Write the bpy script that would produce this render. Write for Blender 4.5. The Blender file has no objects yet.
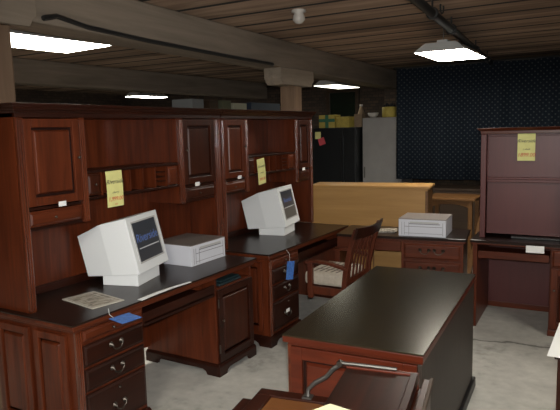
import bpy, bmesh, math, random
from mathutils import Vector, Matrix
random.seed(11)
scene = bpy.context.scene
COL = scene.collection
PI = math.pi

# ------------------------------------------------------------------ helpers
class MB:
    """collects shapes in a bmesh; M maps (a,b,c) local axes to the thing's frame"""
    def __init__(s, M=None):
        s.bm = bmesh.new(); s.M = M or Matrix.Identity(4)
    def _v(s, p): return s.bm.verts.new(s.M @ Vector(p))
    def hexa(s, lo, hi):
        v = [s._v(p) for p in lo] + [s._v(p) for p in hi]
        f = s.bm.faces.new
        f(v[0:4][::-1]); f(v[4:8])
        for i in range(4):
            j = (i + 1) % 4
            f((v[i], v[j], v[j + 4], v[i + 4]))
    def box(s, a0, a1, b0, b1, c0, c1):
        s.hexa([(a0, b0, c0), (a1, b0, c0), (a1, b1, c0), (a0, b1, c0)],
               [(a0, b0, c1), (a1, b0, c1), (a1, b1, c1), (a0, b1, c1)])
        return s
    def frustum(s, a0, a1, b0, b1, c0, c1, i):
        s.hexa([(a0, b0, c0), (a1, b0, c0), (a1, b1, c0), (a0, b1, c0)],
               [(a0 + i, b0 + i, c1), (a1 - i, b0 + i, c1), (a1 - i, b1 - i, c1), (a0 + i, b1 - i, c1)])
        return s
    def prism(s, pts, c0, c1):
        lo = [s._v((p[0], p[1], c0)) for p in pts]; hi = [s._v((p[0], p[1], c1)) for p in pts]
        s.bm.faces.new(lo[::-1]); s.bm.faces.new(hi); n = len(pts)
        for i in range(n):
            j = (i + 1) % n
            s.bm.faces.new((lo[i], lo[j], hi[j], hi[i]))
        return s
    def tube(s, path, r, n=8, caps=True):
        path = [Vector(p) for p in path]; rings = []
        rr = r if isinstance(r, (list, tuple)) else [r] * len(path)
        ref = None
        for i, p in enumerate(path):
            t = (path[min(i + 1, len(path) - 1)] - path[max(i - 1, 0)]).normalized()
            if ref is None:
                ref = Vector((0, 0, 1)) if abs(t.z) < .9 else Vector((1, 0, 0))
            x = (ref - t * ref.dot(t))
            x = x.normalized() if x.length > 1e-6 else t.orthogonal().normalized()
            y = t.cross(x); ref = x
            rings.append([s._v(p + (x * math.cos(2 * PI * k / n) + y * math.sin(2 * PI * k / n)) * rr[i]) for k in range(n)])
        for A, B in zip(rings, rings[1:]):
            for k in range(n):
                s.bm.faces.new((A[k], A[(k + 1) % n], B[(k + 1) % n], B[k]))
        if caps:
            s.bm.faces.new(rings[0][::-1]); s.bm.faces.new(rings[-1])
        return s
    def lathe(s, prof, o=(0, 0, 0), axis=2, n=14):
        """prof: list of (r,h) along an axis"""
        rings = []
        o = Vector(o)
        for r, h in prof:
            ring = []
            for k in range(n):
                c, q = r * math.cos(2 * PI * k / n), r * math.sin(2 * PI * k / n)
                p = [(h, c, q), (q, h, c), (c, q, h)][axis]
                ring.append(s._v(o + Vector(p)))
            rings.append(ring)
        for A, B in zip(rings, rings[1:]):
            for k in range(n):
                s.bm.faces.new((A[k], A[(k + 1) % n], B[(k + 1) % n], B[k]))
        s.bm.faces.new(rings[0][::-1]); s.bm.faces.new(rings[-1])
        return s
    def mesh(s, me):
        """add another mesh through M"""
        vs = [s._v(v.co) for v in me.vertices]
        for p in me.polygons:
            try: s.bm.faces.new([vs[i] for i in p.vertices])
            except ValueError: pass
        return s
    def build(s, name, mat, parent=None, bevel=0, smooth=False, loc=None, label=None):
        bmesh.ops.recalc_face_normals(s.bm, faces=s.bm.faces[:])
        me = bpy.data.meshes.new(name); s.bm.to_mesh(me); s.bm.free()
        for m in (mat if isinstance(mat, (list, tuple)) else [mat]): me.materials.append(m)
        o = bpy.data.objects.new(name, me); COL.objects.link(o)
        if parent: o.parent = parent
        if loc: o.location = loc
        if bevel:
            b = o.modifiers.new('bevel', 'BEVEL'); b.width = bevel; b.segments = 2; b.limit_method = 'ANGLE'
        if smooth:
            for p in me.polygons: p.use_smooth = True
        if label: o['label'] = label
        return o

FX = Matrix(((0, 0, 1, 0), (1, 0, 0, 0), (0, 1, 0, 0), (0, 0, 0, 1)))      # a->y b->z c->x : faces +x
FYN = Matrix(((1, 0, 0, 0), (0, 0, -1, 0), (0, 1, 0, 0), (0, 0, 0, 1)))    # a->x b->z c->-y : faces -y
def fx(x): return Matrix.Translation((x, 0, 0)) @ FX
def fy(y): return Matrix.Translation((0, y, 0)) @ FYN

def thing(name, label, cat, loc=(0, 0, 0), rotz=0, group=None):
    o = bpy.data.objects.new(name, None); COL.objects.link(o)
    o.empty_display_size = .1
    o.location = loc; o.rotation_euler = (0, 0, rotz)
    o['label'] = label; o['category'] = cat
    if group: o['group'] = group
    return o
def tag(o, label, cat, group=None, rotz=None):
    o['label'] = label; o['category'] = cat
    if group: o['group'] = group
    if rotz is not None: o.rotation_euler = (0, 0, rotz)
    return o
def struct(o): o['kind'] = 'structure'; return o
def dup(root, loc, rotz=None, label=None, group=None):
    def cp(o, par):
        c = o.copy(); COL.objects.link(c)
        if par: c.parent = par
        for ch in [x for x in bpy.data.objects if x.parent is o]: cp(ch, c)
        return c
    r = cp(root, None); r.location = loc
    if rotz is not None: r.rotation_euler = (0, 0, rotz)
    if label: r['label'] = label
    if group: r['group'] = group
    return r
def text_mesh(body, size, shear=0):
    cu = bpy.data.curves.new('lettering', 'FONT'); cu.body = body; cu.size = size; cu.shear = shear
    cu.align_x = 'CENTER'; cu.align_y = 'CENTER'; cu.extrude = 0.0002
    t = bpy.data.objects.new('lettering', cu); COL.objects.link(t)
    bpy.context.view_layer.update()
    dg = bpy.context.evaluated_depsgraph_get()
    me = bpy.data.meshes.new_from_object(t.evaluated_get(dg))
    bpy.data.objects.remove(t); bpy.data.curves.remove(cu)
    return me

# ------------------------------------------------------------------ materials
def base_mat(name):
    m = bpy.data.materials.new(name); m.use_nodes = True
    nt = m.node_tree; b = nt.nodes['Principled BSDF']
    return m, nt, b
def plain(name, col, rough=.5, metal=0, spec=.5, emit=None, es=0, noise=0, nscale=20):
    m, nt, b = base_mat(name)
    b.inputs['Base Color'].default_value = (*col, 1); b.inputs['Roughness'].default_value = rough
    b.inputs['Metallic'].default_value = metal; b.inputs['Specular IOR Level'].default_value = spec
    if noise:
        tc = nt.nodes.new('ShaderNodeTexCoord'); n = nt.nodes.new('ShaderNodeTexNoise')
        n.inputs['Scale'].default_value = nscale; n.inputs['Detail'].default_value = 4
        nt.links.new(tc.outputs['Object'], n.inputs['Vector'])
        r = nt.nodes.new('ShaderNodeValToRGB')
        r.color_ramp.elements[0].position = .3; r.color_ramp.elements[1].position = .7
        r.color_ramp.elements[0].color = (*[c * (1 - noise) for c in col], 1)
        r.color_ramp.elements[1].color = (*[min(1, c * (1 + noise)) for c in col], 1)
        nt.links.new(n.outputs['Fac'], r.inputs['Fac']); nt.links.new(r.outputs['Color'], b.inputs['Base Color'])
    if emit:
        b.inputs['Emission Color'].default_value = (*emit, 1); b.inputs['Emission Strength'].default_value = es
    return m
def wood(name, c1, c2, rough=.35, grain='z', fine=26, coat=.0, bump=.03, spec=.32, vary=.3):
    m, nt, b = base_mat(name)
    tc = nt.nodes.new('ShaderNodeTexCoord'); mp = nt.nodes.new('ShaderNodeMapping')
    sc = {'x': (.07, 1, 1), 'y': (1, .07, 1), 'z': (1, 1, .07)}[grain]
    mp.inputs['Scale'].default_value = sc
    nt.links.new(tc.outputs['Object'], mp.inputs['Vector'])
    n = nt.nodes.new('ShaderNodeTexNoise'); n.inputs['Scale'].default_value = fine
    n.inputs['Detail'].default_value = 6; n.inputs['Roughness'].default_value = .62; n.inputs['Distortion'].default_value = .6
    nt.links.new(mp.outputs['Vector'], n.inputs['Vector'])
    n2 = nt.nodes.new('ShaderNodeTexNoise'); n2.inputs['Scale'].default_value = 3.2; n2.inputs['Detail'].default_value = 2
    mp2 = nt.nodes.new('ShaderNodeMapping'); mp2.inputs['Scale'].default_value = [max(s_, .3) for s_ in sc]
    nt.links.new(tc.outputs['Object'], mp2.inputs['Vector']); nt.links.new(mp2.outputs['Vector'], n2.inputs['Vector'])
    mx = nt.nodes.new('ShaderNodeMath'); mx.operation = 'MULTIPLY_ADD'; mx.inputs[1].default_value = vary
    sub = nt.nodes.new('ShaderNodeMath'); sub.operation = 'SUBTRACT'; sub.inputs[1].default_value = .5
    nt.links.new(n2.outputs['Fac'], sub.inputs[0]); nt.links.new(sub.outputs[0], mx.inputs[0]); nt.links.new(n.outputs['Fac'], mx.inputs[2])
    r = nt.nodes.new('ShaderNodeValToRGB')
    r.color_ramp.elements[0].position = .22; r.color_ramp.elements[1].position = .80
    r.color_ramp.elements[0].color = (*c1, 1); r.color_ramp.elements[1].color = (*c2, 1)
    nt.links.new(mx.outputs[0], r.inputs['Fac']); nt.links.new(r.outputs['Color'], b.inputs['Base Color'])
    b.inputs['Roughness'].default_value = rough; b.inputs['Coat Weight'].default_value = coat
    b.inputs['Coat Roughness'].default_value = .22; b.inputs['Specular IOR Level'].default_value = spec
    if bump:
        bp = nt.nodes.new('ShaderNodeBump'); bp.inputs['Strength'].default_value = bump
        nt.links.new(n.outputs['Fac'], bp.inputs['Height']); nt.links.new(bp.outputs['Normal'], b.inputs['Normal'])
    return m
CH1, CH2 = (.032, .0064, .0024), (.135, .0285, .0090)
cherry = wood('cherry vertical', CH1, CH2, .36, 'z')
groove_wood = wood('dark groove glaze', (.008, .002, .0012), (.02, .005, .003), .4, 'z')
cherry_gloss = wood('polished cherry beads', CH1, CH2, .2, 'z', spec=.75, coat=.6, bump=0)
cherry_y = wood('cherry lengthwise', CH1, CH2, .36, 'y')
cherry_x = wood('cherry crosswise', CH1, CH2, .36, 'x')
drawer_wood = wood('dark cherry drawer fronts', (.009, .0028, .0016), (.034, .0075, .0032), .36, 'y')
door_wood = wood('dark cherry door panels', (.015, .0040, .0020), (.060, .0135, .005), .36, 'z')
dark_top = wood('espresso desktop', (.010, .005, .0035), (.020, .010, .007), .28, 'y', spec=.3)
dark_top_x = wood('espresso desktop crosswise', (.010, .005, .0035), (.020, .010, .007), .28, 'y', spec=.3)
lamp_tinted_top = wood('lamp tinted espresso top', (.016, .012, .007), (.028, .021, .012), .21, 'y', coat=0, spec=.25, bump=0)
lamp_tinted_top.node_tree.nodes['Principled BSDF'].inputs['Specular Tint'].default_value = (1, .84, .52, 1)  # yellow of the lamp's reflection put into the specular tint
dark_side = wood('dark brown side', (.022, .016, .012), (.038, .027, .02), .5, 'z', coat=0)
glossy_red = wood('glossy dark cherry', (.075, .0165, .0155), (.100, .0225, .0205), .42, 'z', coat=0, spec=.5, vary=.3, bump=.01)
red_end = wood('bright red cherry', (.042, .0075, .003), (.105, .0175, .0062), .33, 'x')
pine = wood('pale pine', (.31, .165, .050), (.45, .255, .085), .45, 'y', fine=12, coat=.1, vary=.4)
oak = wood('golden oak', (.10, .045, .014), (.19, .09, .030), .4, 'x', coat=.1)
brown_leaf = wood('brown leaf panel', (.10, .036, .011), (.17, .066, .021), .4, 'x', fine=14)
chair_wood = wood('chair cherry', (.038, .0095, .005), (.115, .028, .012), .35, 'z')
old_timber = wood('old grey timber', (.14, .115, .088), (.30, .245, .19), .85, 'y', fine=9, coat=0, bump=.25, spec=.2)
post_timber = wood('old brown timber', (.11, .07, .045), (.24, .16, .105), .85, 'z', fine=9, coat=0, bump=.25, spec=.2)
matte_black = plain('matte black plastic', (.014, .014, .014), .7, spec=.2)
metal = plain('antique silver metal', (.12, .105, .09), .42, 1)
steel = plain('worn steel', (.15, .142, .13), .55, 1)
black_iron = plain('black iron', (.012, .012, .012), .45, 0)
white_card = plain('white cardboard', (.72, .74, .745), .6, spec=.25)
seam_grey = plain('grey seam', (.45, .45, .44), .7)
printer_card = plain('grey white cardboard', (.60, .61, .66), .6, spec=.25)
printer_line = plain('grey print', (.19, .19, .21), .6)
shaded_card = plain('shade toned cardboard', (.17, .14, .125), .55)
screen_dark = plain('printed dark screen', (.035, .042, .055), .3)
screen_grey = plain('printed grey screen', (.10, .10, .095), .35)
ink_blue = plain('blue print', (.10, .18, .48), .5)
ink_white = plain('white print', (.6, .62, .65), .5)
ink_black = plain('black marker', (.03, .03, .03), .6)
ink_red = plain('red marker', (.55, .06, .03), .6)
yellow_paper = plain('yellow tag paper', (.68, .655, .26), .7, noise=.05)
pale_yellow = plain('pale yellow paper', (.74, .72, .46), .7)
blue_card = plain('blue tag card', (.05, .15, .46), .5, noise=.25, nscale=45)
white_paper = plain('white paper', (.80, .80, .78), .65)
string_mat = plain('white string', (.62, .62, .6), .8)
fridge_black = plain('black enamel', (.009, .010, .011), .40, spec=.3)
fridge_grey = plain('grey enamel', (.27, .26, .25), .45, noise=.08, nscale=5)
red_note = plain('red note paper', (.55, .07, .09), .7)
teal = plain('dark teal fabric', (.006, .020, .024), .6)
green = plain('green print', (.03, .13, .07), .6)
mustard = plain('mustard card', (.42, .33, .07), .7, noise=.15)
kraft = plain('kraft cardboard', (.20, .14, .085), .8, noise=.1)
grey_box = plain('grey carton', (.18, .19, .19), .8)
navy_box = plain('navy carton', (.022, .035, .06), .6)
cream_box = plain('cream carton', (.38, .37, .27), .7)
olive_box = plain('olive carton', (.09, .095, .055), .8)
cushion_mat = plain('beige upholstery', (.42, .37, .30), .9, noise=.1, nscale=40)
pattern_mat = plain('dark woven stripe', (.15, .12, .10), .9)
reflector = plain('white enamel reflector', (.5, .5, .48), .4)
lamp_mat = plain('fluorescent panel', (.9, .9, .9), .5, emit=(1, .95, .84), es=28)
dim_lamp = plain('old dim fluorescent panel', (.9, .9, .85), .5, emit=(1, .97, .80), es=5)
porcelain = plain('porcelain', (.45, .42, .38), .4)
dark_glass = plain('dark window glass', (.012, .018, .012), .15)
dark_brown_wood = wood('dark brown furniture wood', (.03, .018, .011), (.065, .04, .024), .5, 'x', coat=0)  # dark brown wood shared by background furniture and frames

def print_mat():
    m, nt, b = base_mat('newsprint')
    tc = nt.nodes.new('ShaderNodeTexCoord'); mp = nt.nodes.new('ShaderNodeMapping'); mp.inputs['Scale'].default_value = (60, 25, 1)
    v = nt.nodes.new('ShaderNodeTexVoronoi'); v.distance = 'CHEBYCHEV'; v.inputs['Scale'].default_value = 1
    nt.links.new(tc.outputs['Object'], mp.inputs['Vector']); nt.links.new(mp.outputs['Vector'], v.inputs['Vector'])
    r = nt.nodes.new('ShaderNodeValToRGB')
    r.color_ramp.elements[0].color = (.10, .085, .07, 1); r.color_ramp.elements[1].color = (.50, .45, .37, 1)
    e = r.color_ramp.elements.new(.45); e.color = (.32, .28, .22, 1)
    nt.links.new(v.outputs['Color'], r.inputs['Fac']); nt.links.new(r.outputs['Color'], b.inputs['Base Color'])
    b.inputs['Roughness'].default_value = .6
    return m
newsprint = print_mat()
margin_paper = plain('newsprint margin', (.46, .43, .37), .7)

def concrete_mat():
    m, nt, b = base_mat('worn concrete'); N = nt.nodes.new; L = nt.links.new
    tc = N('ShaderNodeTexCoord')
    n = N('ShaderNodeTexNoise'); n.inputs['Scale'].default_value = 1.6; n.inputs['Detail'].default_value = 8; n.inputs['Roughness'].default_value = .65
    n2 = N('ShaderNodeTexNoise'); n2.inputs['Scale'].default_value = 14; n2.inputs['Detail'].default_value = 5
    L(tc.outputs['Object'], n.inputs['Vector']); L(tc.outputs['Object'], n2.inputs['Vector'])
    add = N('ShaderNodeMath'); add.operation = 'MULTIPLY_ADD'; add.inputs[1].default_value = .35
    L(n2.outputs['Fac'], add.inputs[0]); L(n.outputs['Fac'], add.inputs[2])
    r = N('ShaderNodeValToRGB'); r.color_ramp.elements[0].position = .42; r.color_ramp.elements[1].position = .88
    r.color_ramp.elements[0].color = (.23, .22, .195, 1); r.color_ramp.elements[1].color = (.60, .58, .525, 1)
    e = r.color_ramp.elements.new(.6); e.color = (.44, .425, .385, 1)
    L(add.outputs[0], r.inputs['Fac'])
    # a wandering crack in the slab: line through two floor points, displaced by noise
    sx = N('ShaderNodeSeparateXYZ'); L(tc.outputs['Object'], sx.inputs[0])
    n3 = N('ShaderNodeTexNoise'); n3.inputs['Scale'].default_value = 5; n3.inputs['Detail'].default_value = 6
    L(tc.outputs['Object'], n3.inputs['Vector'])
    ln = N('ShaderNodeMath'); ln.operation = 'MULTIPLY_ADD'; ln.inputs[1].default_value = -.17; L(sx.outputs['X'], ln.inputs[0]); L(sx.outputs['Y'], ln.inputs[2])
    s1 = N('ShaderNodeMath'); s1.operation = 'SUBTRACT'; s1.inputs[1].default_value = 4.97 ; L(ln.outputs[0], s1.inputs[0])
    s2 = N('ShaderNodeMath'); s2.operation = 'MULTIPLY_ADD'; s2.inputs[1].default_value = .22; L(n3.outputs['Fac'], s2.inputs[0]); L(s1.outputs[0], s2.inputs[2])
    ab = N('ShaderNodeMath'); ab.operation = 'ABSOLUTE'; L(s2.outputs[0], ab.inputs[0])
    mr = N('ShaderNodeMapRange'); mr.inputs['From Min'].default_value = .004; mr.inputs['From Max'].default_value = .03
    mr.inputs['To Min'].default_value = .35; mr.inputs['To Max'].default_value = 1; L(ab.outputs[0], mr.inputs['Value'])
    mul = N('ShaderNodeMixRGB'); mul.blend_type = 'MULTIPLY'; mul.inputs['Fac'].default_value = 1
    L(r.outputs['Color'], mul.inputs['Color1']); L(mr.outputs['Result'], mul.inputs['Color2'])
    L(mul.outputs['Color'], b.inputs['Base Color'])
    b.inputs['Roughness'].default_value = .75; b.inputs['Specular IOR Level'].default_value = .3
    bp = N('ShaderNodeBump'); bp.inputs['Strength'].default_value = .15; L(n2.outputs['Fac'], bp.inputs['Height']); L(bp.outputs['Normal'], b.inputs['Normal'])
    return m
def brick_mat():
    m, nt, b = base_mat('old brick'); N = nt.nodes.new; L = nt.links.new
    tc = N('ShaderNodeTexCoord'); sx = N('ShaderNodeSeparateXYZ'); L(tc.outputs['Object'], sx.inputs[0])
    ad = N('ShaderNodeMath'); L(sx.outputs['X'], ad.inputs[0]); L(sx.outputs['Y'], ad.inputs[1])
    cb = N('ShaderNodeCombineXYZ'); L(ad.outputs[0], cb.inputs['X']); L(sx.outputs['Z'], cb.inputs['Y'])
    br = N('ShaderNodeTexBrick'); br.inputs['Scale'].default_value = 4.5
    br.inputs['Color1'].default_value = (.085, .055, .037, 1); br.inputs['Color2'].default_value = (.045, .032, .024, 1); br.inputs['Mortar'].default_value = (.025, .023, .018, 1)
    L(cb.outputs[0], br.inputs['Vector']); L(br.outputs['Color'], b.inputs['Base Color']); b.inputs['Roughness'].default_value = .9
    return m
def plank_mat():
    m, nt, b = base_mat('rough ceiling planks'); N = nt.nodes.new; L = nt.links.new
    tc = N('ShaderNodeTexCoord'); mp = N('ShaderNodeMapping'); mp.inputs['Scale'].default_value = (.12, 1, 1)
    L(tc.outputs['Object'], mp.inputs['Vector'])
    n = N('ShaderNodeTexNoise'); n.inputs['Scale'].default_value = 9; n.inputs['Detail'].default_value = 7; n.inputs['Distortion'].default_value = .8
    L(mp.outputs['Vector'], n.inputs['Vector'])
    sx = N('ShaderNodeSeparateXYZ'); L(tc.outputs['Object'], sx.inputs[0])
    dv = N('ShaderNodeMath'); dv.operation = 'DIVIDE'; dv.inputs[1].default_value = .43; L(sx.outputs['Y'], dv.inputs[0])
    fl = N('ShaderNodeMath'); fl.operation = 'FLOOR'; L(dv.outputs[0], fl.inputs[0])
    wn = N('ShaderNodeTexWhiteNoise'); wn.noise_dimensions = '1D'; L(fl.outputs[0], wn.inputs['W'])
    r = N('ShaderNodeValToRGB'); r.color_ramp.elements[0].position = .3; r.color_ramp.elements[1].position = .75
    r.color_ramp.elements[0].color = (.24, .168, .122, 1); r.color_ramp.elements[1].color = (.48, .345, .25, 1)
    L(n.outputs['Fac'], r.inputs['Fac'])
    mr = N('ShaderNodeMapRange'); mr.inputs['To Min'].default_value = .65; mr.inputs['To Max'].default_value = 1.25; L(wn.outputs['Value'], mr.inputs['Value'])
    mul = N('ShaderNodeMixRGB'); mul.blend_type = 'MULTIPLY'; mul.inputs['Fac'].default_value = 1
    L(r.outputs['Color'], mul.inputs['Color1']); L(mr.outputs['Result'], mul.inputs['Color2']); L(mul.outputs['Color'], b.inputs['Base Color'])
    b.inputs['Roughness'].default_value = .9; b.inputs['Specular IOR Level'].default_value = .15
    bp = N('ShaderNodeBump'); bp.inputs['Strength'].default_value = .3; L(n.outputs['Fac'], bp.inputs['Height']); L(bp.outputs['Normal'], b.inputs['Normal'])
    return m
def dots_mat():
    m, nt, b = base_mat('dotted navy cloth'); N = nt.nodes.new; L = nt.links.new
    tc = N('ShaderNodeTexCoord'); sx = N('ShaderNodeSeparateXYZ'); L(tc.outputs['Object'], sx.inputs[0])
    def cell(off):
        out = []
        for ax in ('X', 'Z'):
            d = N('ShaderNodeMath'); d.operation = 'MULTIPLY_ADD'; d.inputs[1].default_value = 1 / .075; d.inputs[2].default_value = off; L(sx.outputs[ax], d.inputs[0])
            f = N('ShaderNodeMath'); f.operation = 'FRACT'; L(d.outputs[0], f.inputs[0])
            g = N('ShaderNodeMath'); g.operation = 'SUBTRACT'; g.inputs[1].default_value = .5; L(f.outputs[0], g.inputs[0])
            h = N('ShaderNodeMath'); h.operation = 'POWER'; h.inputs[1].default_value = 2; L(g.outputs[0], h.inputs[0]); out.append(h)
        a = N('ShaderNodeMath'); L(out[0].outputs[0], a.inputs[0]); L(out[1].outputs[0], a.inputs[1])
        return a
    c1, c2 = cell(0), cell(.5)
    mn = N('ShaderNodeMath'); mn.operation = 'MINIMUM'; L(c1.outputs[0], mn.inputs[0]); L(c2.outputs[0], mn.inputs[1])
    lt = N('ShaderNodeMath'); lt.operation = 'LESS_THAN'; lt.inputs[1].default_value = .017; L(mn.outputs[0], lt.inputs[0])
    mx = N('ShaderNodeMixRGB'); mx.inputs['Color1'].default_value = (.014, .020, .030, 1); mx.inputs['Color2'].default_value = (.075, .087, .092, 1)
    L(lt.outputs[0], mx.inputs['Fac']); L(mx.outputs['Color'], b.inputs['Base Color']); b.inputs['Roughness'].default_value = .9
    b.inputs['Specular IOR Level'].default_value = .15
    return m
concrete, brick, planks, dots = concrete_mat(), brick_mat(), plank_mat(), dots_mat()
shade_black = plain('black joint shade', (.012, .010, .008), .9)  # black that stands for shade in the ceiling joints
plaster = plain('dim plaster', (.11, .10, .085), .9, noise=.2, nscale=3)

# ------------------------------------------------------------------ the setting
X0, X1, Y0, Y1, ZC = -10.5, 2.6, -3.0, 10.4, 2.66
struct(MB().box(X0 - .2, X1 + .2, Y0 - .2, Y1 + .2, -.15, 0).build('floor', concrete))
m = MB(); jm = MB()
yy = Y0 - .2; k = 0
while yy < Y1 + .2:                       # wide rough boards; black strips paint the shade of open joints
    m.box(X0 - .2, X1 + .2, yy + .030, yy + .400, ZC, ZC + .08)
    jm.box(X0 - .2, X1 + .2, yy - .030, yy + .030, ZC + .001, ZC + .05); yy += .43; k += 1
m.box(X0 - .2, X1 + .2, Y0 - .2, Y1 + .2, ZC + .075, ZC + .15)
ceil = struct(m.build('ceiling', planks))
jm.build('joint_shade', shade_black, ceil)
struct(MB().box(X0 - .2, X0, Y0 - .2, Y1 + .2, 0, ZC + .075).build('wall_left', brick))
struct(MB().box(X1, X1 + .2, Y0 - .2, Y1 + .2, 0, ZC + .075).build('wall_right', plaster))
struct(MB().box(X0, X1, Y0 - .2, Y0, 0, ZC + .075).build('wall_front', plaster))
struct(MB().box(X0, X1, Y1, Y1 + .2, 0, ZC + .075).build('wall_back', brick))
# boarded, unlit window in the brick wall
w = struct(MB().box(-5.0, -4.93, Y1 - .06, Y1, 1.2, 2.47).box(-4.4, -4.33, Y1 - .06, Y1, 1.2, 2.47).box(-4.93, -4.4, Y1 - .06, Y1, 2.40, 2.47).box(-4.93, -4.4, Y1 - .06, Y1, 1.2, 1.27).build('window_1', dark_brown_wood, bevel=.004))
MB().box(-4.93, -4.4, Y1 - .03, Y1 - .001, 1.27, 2.40).build('pane', dark_glass, w)
# brick pier at the curtain's edge
struct(MB().box(-3.66, -3.40, 9.9, Y1, 0, ZC).build('trim_1', brick))

# ------------------------------------------------------------------ timber frame of the building
def beam(label, x, y0, y1, z0, z1, th, rot=0):
    t = MB().box(-th, 0, 0, y1 - y0, z0, z1).build('timber_beam', old_timber, bevel=.015)
    t.location = (x, y0, 0); t.rotation_euler = (0, 0, rot)
    return tag(t, label, 'beam')
bm1 = beam('heavy grey timber ceiling beam running back above the left row of hutches', -2.87, .4, 10.3, 2.375, 2.66, .30, math.radians(3.0))
beam('dark ceiling beam in the far left bay beyond the big grey beam', -6.3, -1.0, 10.3, 2.36, 2.66, .28)

def post(label, x0, x1, y0, y1, by0, by1, zt, zb, bx0, bx1, notch=.07):
    t = thing('timber_post', label, 'post', ((x0 + x1) / 2, (y0 + y1) / 2, 0))
    hx, hy = (x1 - x0) / 2, (y1 - y0) / 2
    cx, cy = (x0 + x1) / 2, (y0 + y1) / 2
    MB().box(-hx, hx, -hy, hy, 0, 2.374).build('shaft', post_timber, t, bevel=.012)
    M = Matrix.Translation((bx1 - cx, -cy, 0)) @ FX
    MB(M).prism([(by0, zt), (by0, zb + .06), (by0 + .05, zb + .01), (by0 + .05, zb), (by1 - .05, zb), (by1 - .03, zb + .04), (by1, zb + .06), (by1, zt)], bx0 - bx1, 0).build('bolster', old_timber, t, bevel=.012)
    return t
post('brown square timber post with carved bolster rising behind the far hutch', -3.36, -3.17, 5.76, 5.93, 5.40, 6.15, 2.375, 2.20, -3.34, -3.13)
post('pale brown timber post at the left edge of the picture', -3.42, -3.14, 2.03, 2.265, 1.3, 2.285, 2.655, 2.335, -2.968, -2.925)
# black cable stapled under the beam
c = MB().tube([(-2.945, 2.34, 2.40), (-2.962, 2.45, 2.43), (-2.978, 2.7, 2.40), (-3.008, 3.3, 2.385), (-3.055, 4.2, 2.382), (-3.107, 5.2, 2.382)], .016, 6)
tag(c.build('electric_cable', black_iron), 'black cable running along the lower edge of the big grey beam', 'cable')

# ------------------------------------------------------------------ ceiling lights, pipe
def fixture(label, loc, w, l, rotz=0, lamp=None):
    t = thing('fluorescent_light', label, 'ceiling light', loc, rotz, 'hanging fluorescent lights')
    hx, hy = w / 2, l / 2
    MB().box(-hx + .012, hx - .012, -hy + .012, hy - .012, 0, .012).build('diffuser', lamp or lamp_mat, t)
    m = MB(); i = min(.10, w * .25)
    m.hexa([(-hx, -hy, .006), (hx, -hy, .006), (hx, hy, .006), (-hx, hy, .006)],
           [(-hx + i, -hy + .04, .085), (hx - i, -hy + .04, .085), (hx - i, hy - .04, .085), (-hx + i, hy - .04, .085)])
    m.bm.faces.ensure_lookup_table(); bmesh.ops.delete(m.bm, geom=[m.bm.faces[0]], context='FACES')
    r = m.build('reflector', reflector, t)
    s = r.modifiers.new('thick', 'SOLIDIFY'); s.thickness = .004
    h = MB()
    h.box(-.05, .05, -hy + .10, hy - .10, .085, .115); h.build('ballast_housing', reflector, t, bevel=.004)
    for q in (-1, 1):
        MB().tube([(0, q * (hy - .16), .115), (0, q * (hy - .16), ZC - loc[2])], .005, 6).build('hanging_rod', steel, t)
        MB().lathe([(.018, 0), (.022, .01), (.018, .03)], (hx - i + .02, q * (hy - .12), .055), 2, 10).build('end_cap', metal, t)
    return t
fixture('white hanging fluorescent light in front of the dotted curtain', (-1.50, 5.93, 2.40), .48, .90)
fixture('bright fluorescent light at upper left beside the pale post', (-3.80, 2.86, 2.40), .58, 1.08, math.radians(-5))
fixture('small fluorescent light in front of the brick wall behind the far post', (-4.12, 8.95, 2.40), .42, .95, 0, dim_lamp)
fixture('thin distant fluorescent light above the first hutch', (-7.85, 8.45, 2.40), .36, .80)
fixture('added unseen fill light behind the photographer', (-1.2, .2, 2.45), .50, 1.1)  # out of view, added to brighten the scene
fixture('added unseen fill light near the front wall', (-.2, -1.8, 2.45), .50, 1.1)  # second unseen lamp, added as fill
fixture('fluorescent light in the right bay', (1.3, 3.2, 2.45), .50, 1.1)

pp = thing('sprinkler_pipe', 'black iron pipe running back along the plank ceiling', 'pipe', (0, 0, 0))
P0, P1 = Vector((-1.03, 1.5, 2.555)), Vector((-1.60, 8.4, 2.555))
MB().tube([P0, P1], .034, 12).build('pipe', black_iron, pp, smooth=True)
for tt in (.32, .43, .55, .78, .94):
    q = P0.lerp(P1, tt)
    MB().lathe([(.040, -.012), (.046, -.008), (.046, .008), (.040, .012)], q, 1, 12).tube([q + Vector((0, 0, .04)), q + Vector((0, 0, ZC - 2.555))], .008, 6).build('hanger', black_iron, pp)
q = P0.lerp(P1, .47)
ring = [q + Vector((0.02, .045 * math.cos(a), .085 + .045 * math.sin(a))) for a in [k * PI / 8 for k in range(17)]]
MB().tube(ring, .007, 6).build('ring', black_iron, pp)
tag(MB().lathe([(.055, 0), (.06, -.02), (.035, -.03), (.045, -.05), (.05, -.08), (.03, -.105), (.008, -.112)], (-2.27, 4.22, ZC + .004), 2, 16).build('lamp_holder', porcelain, smooth=True),
    'round pale porcelain lamp holder on the plank ceiling', 'lamp holder')

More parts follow.
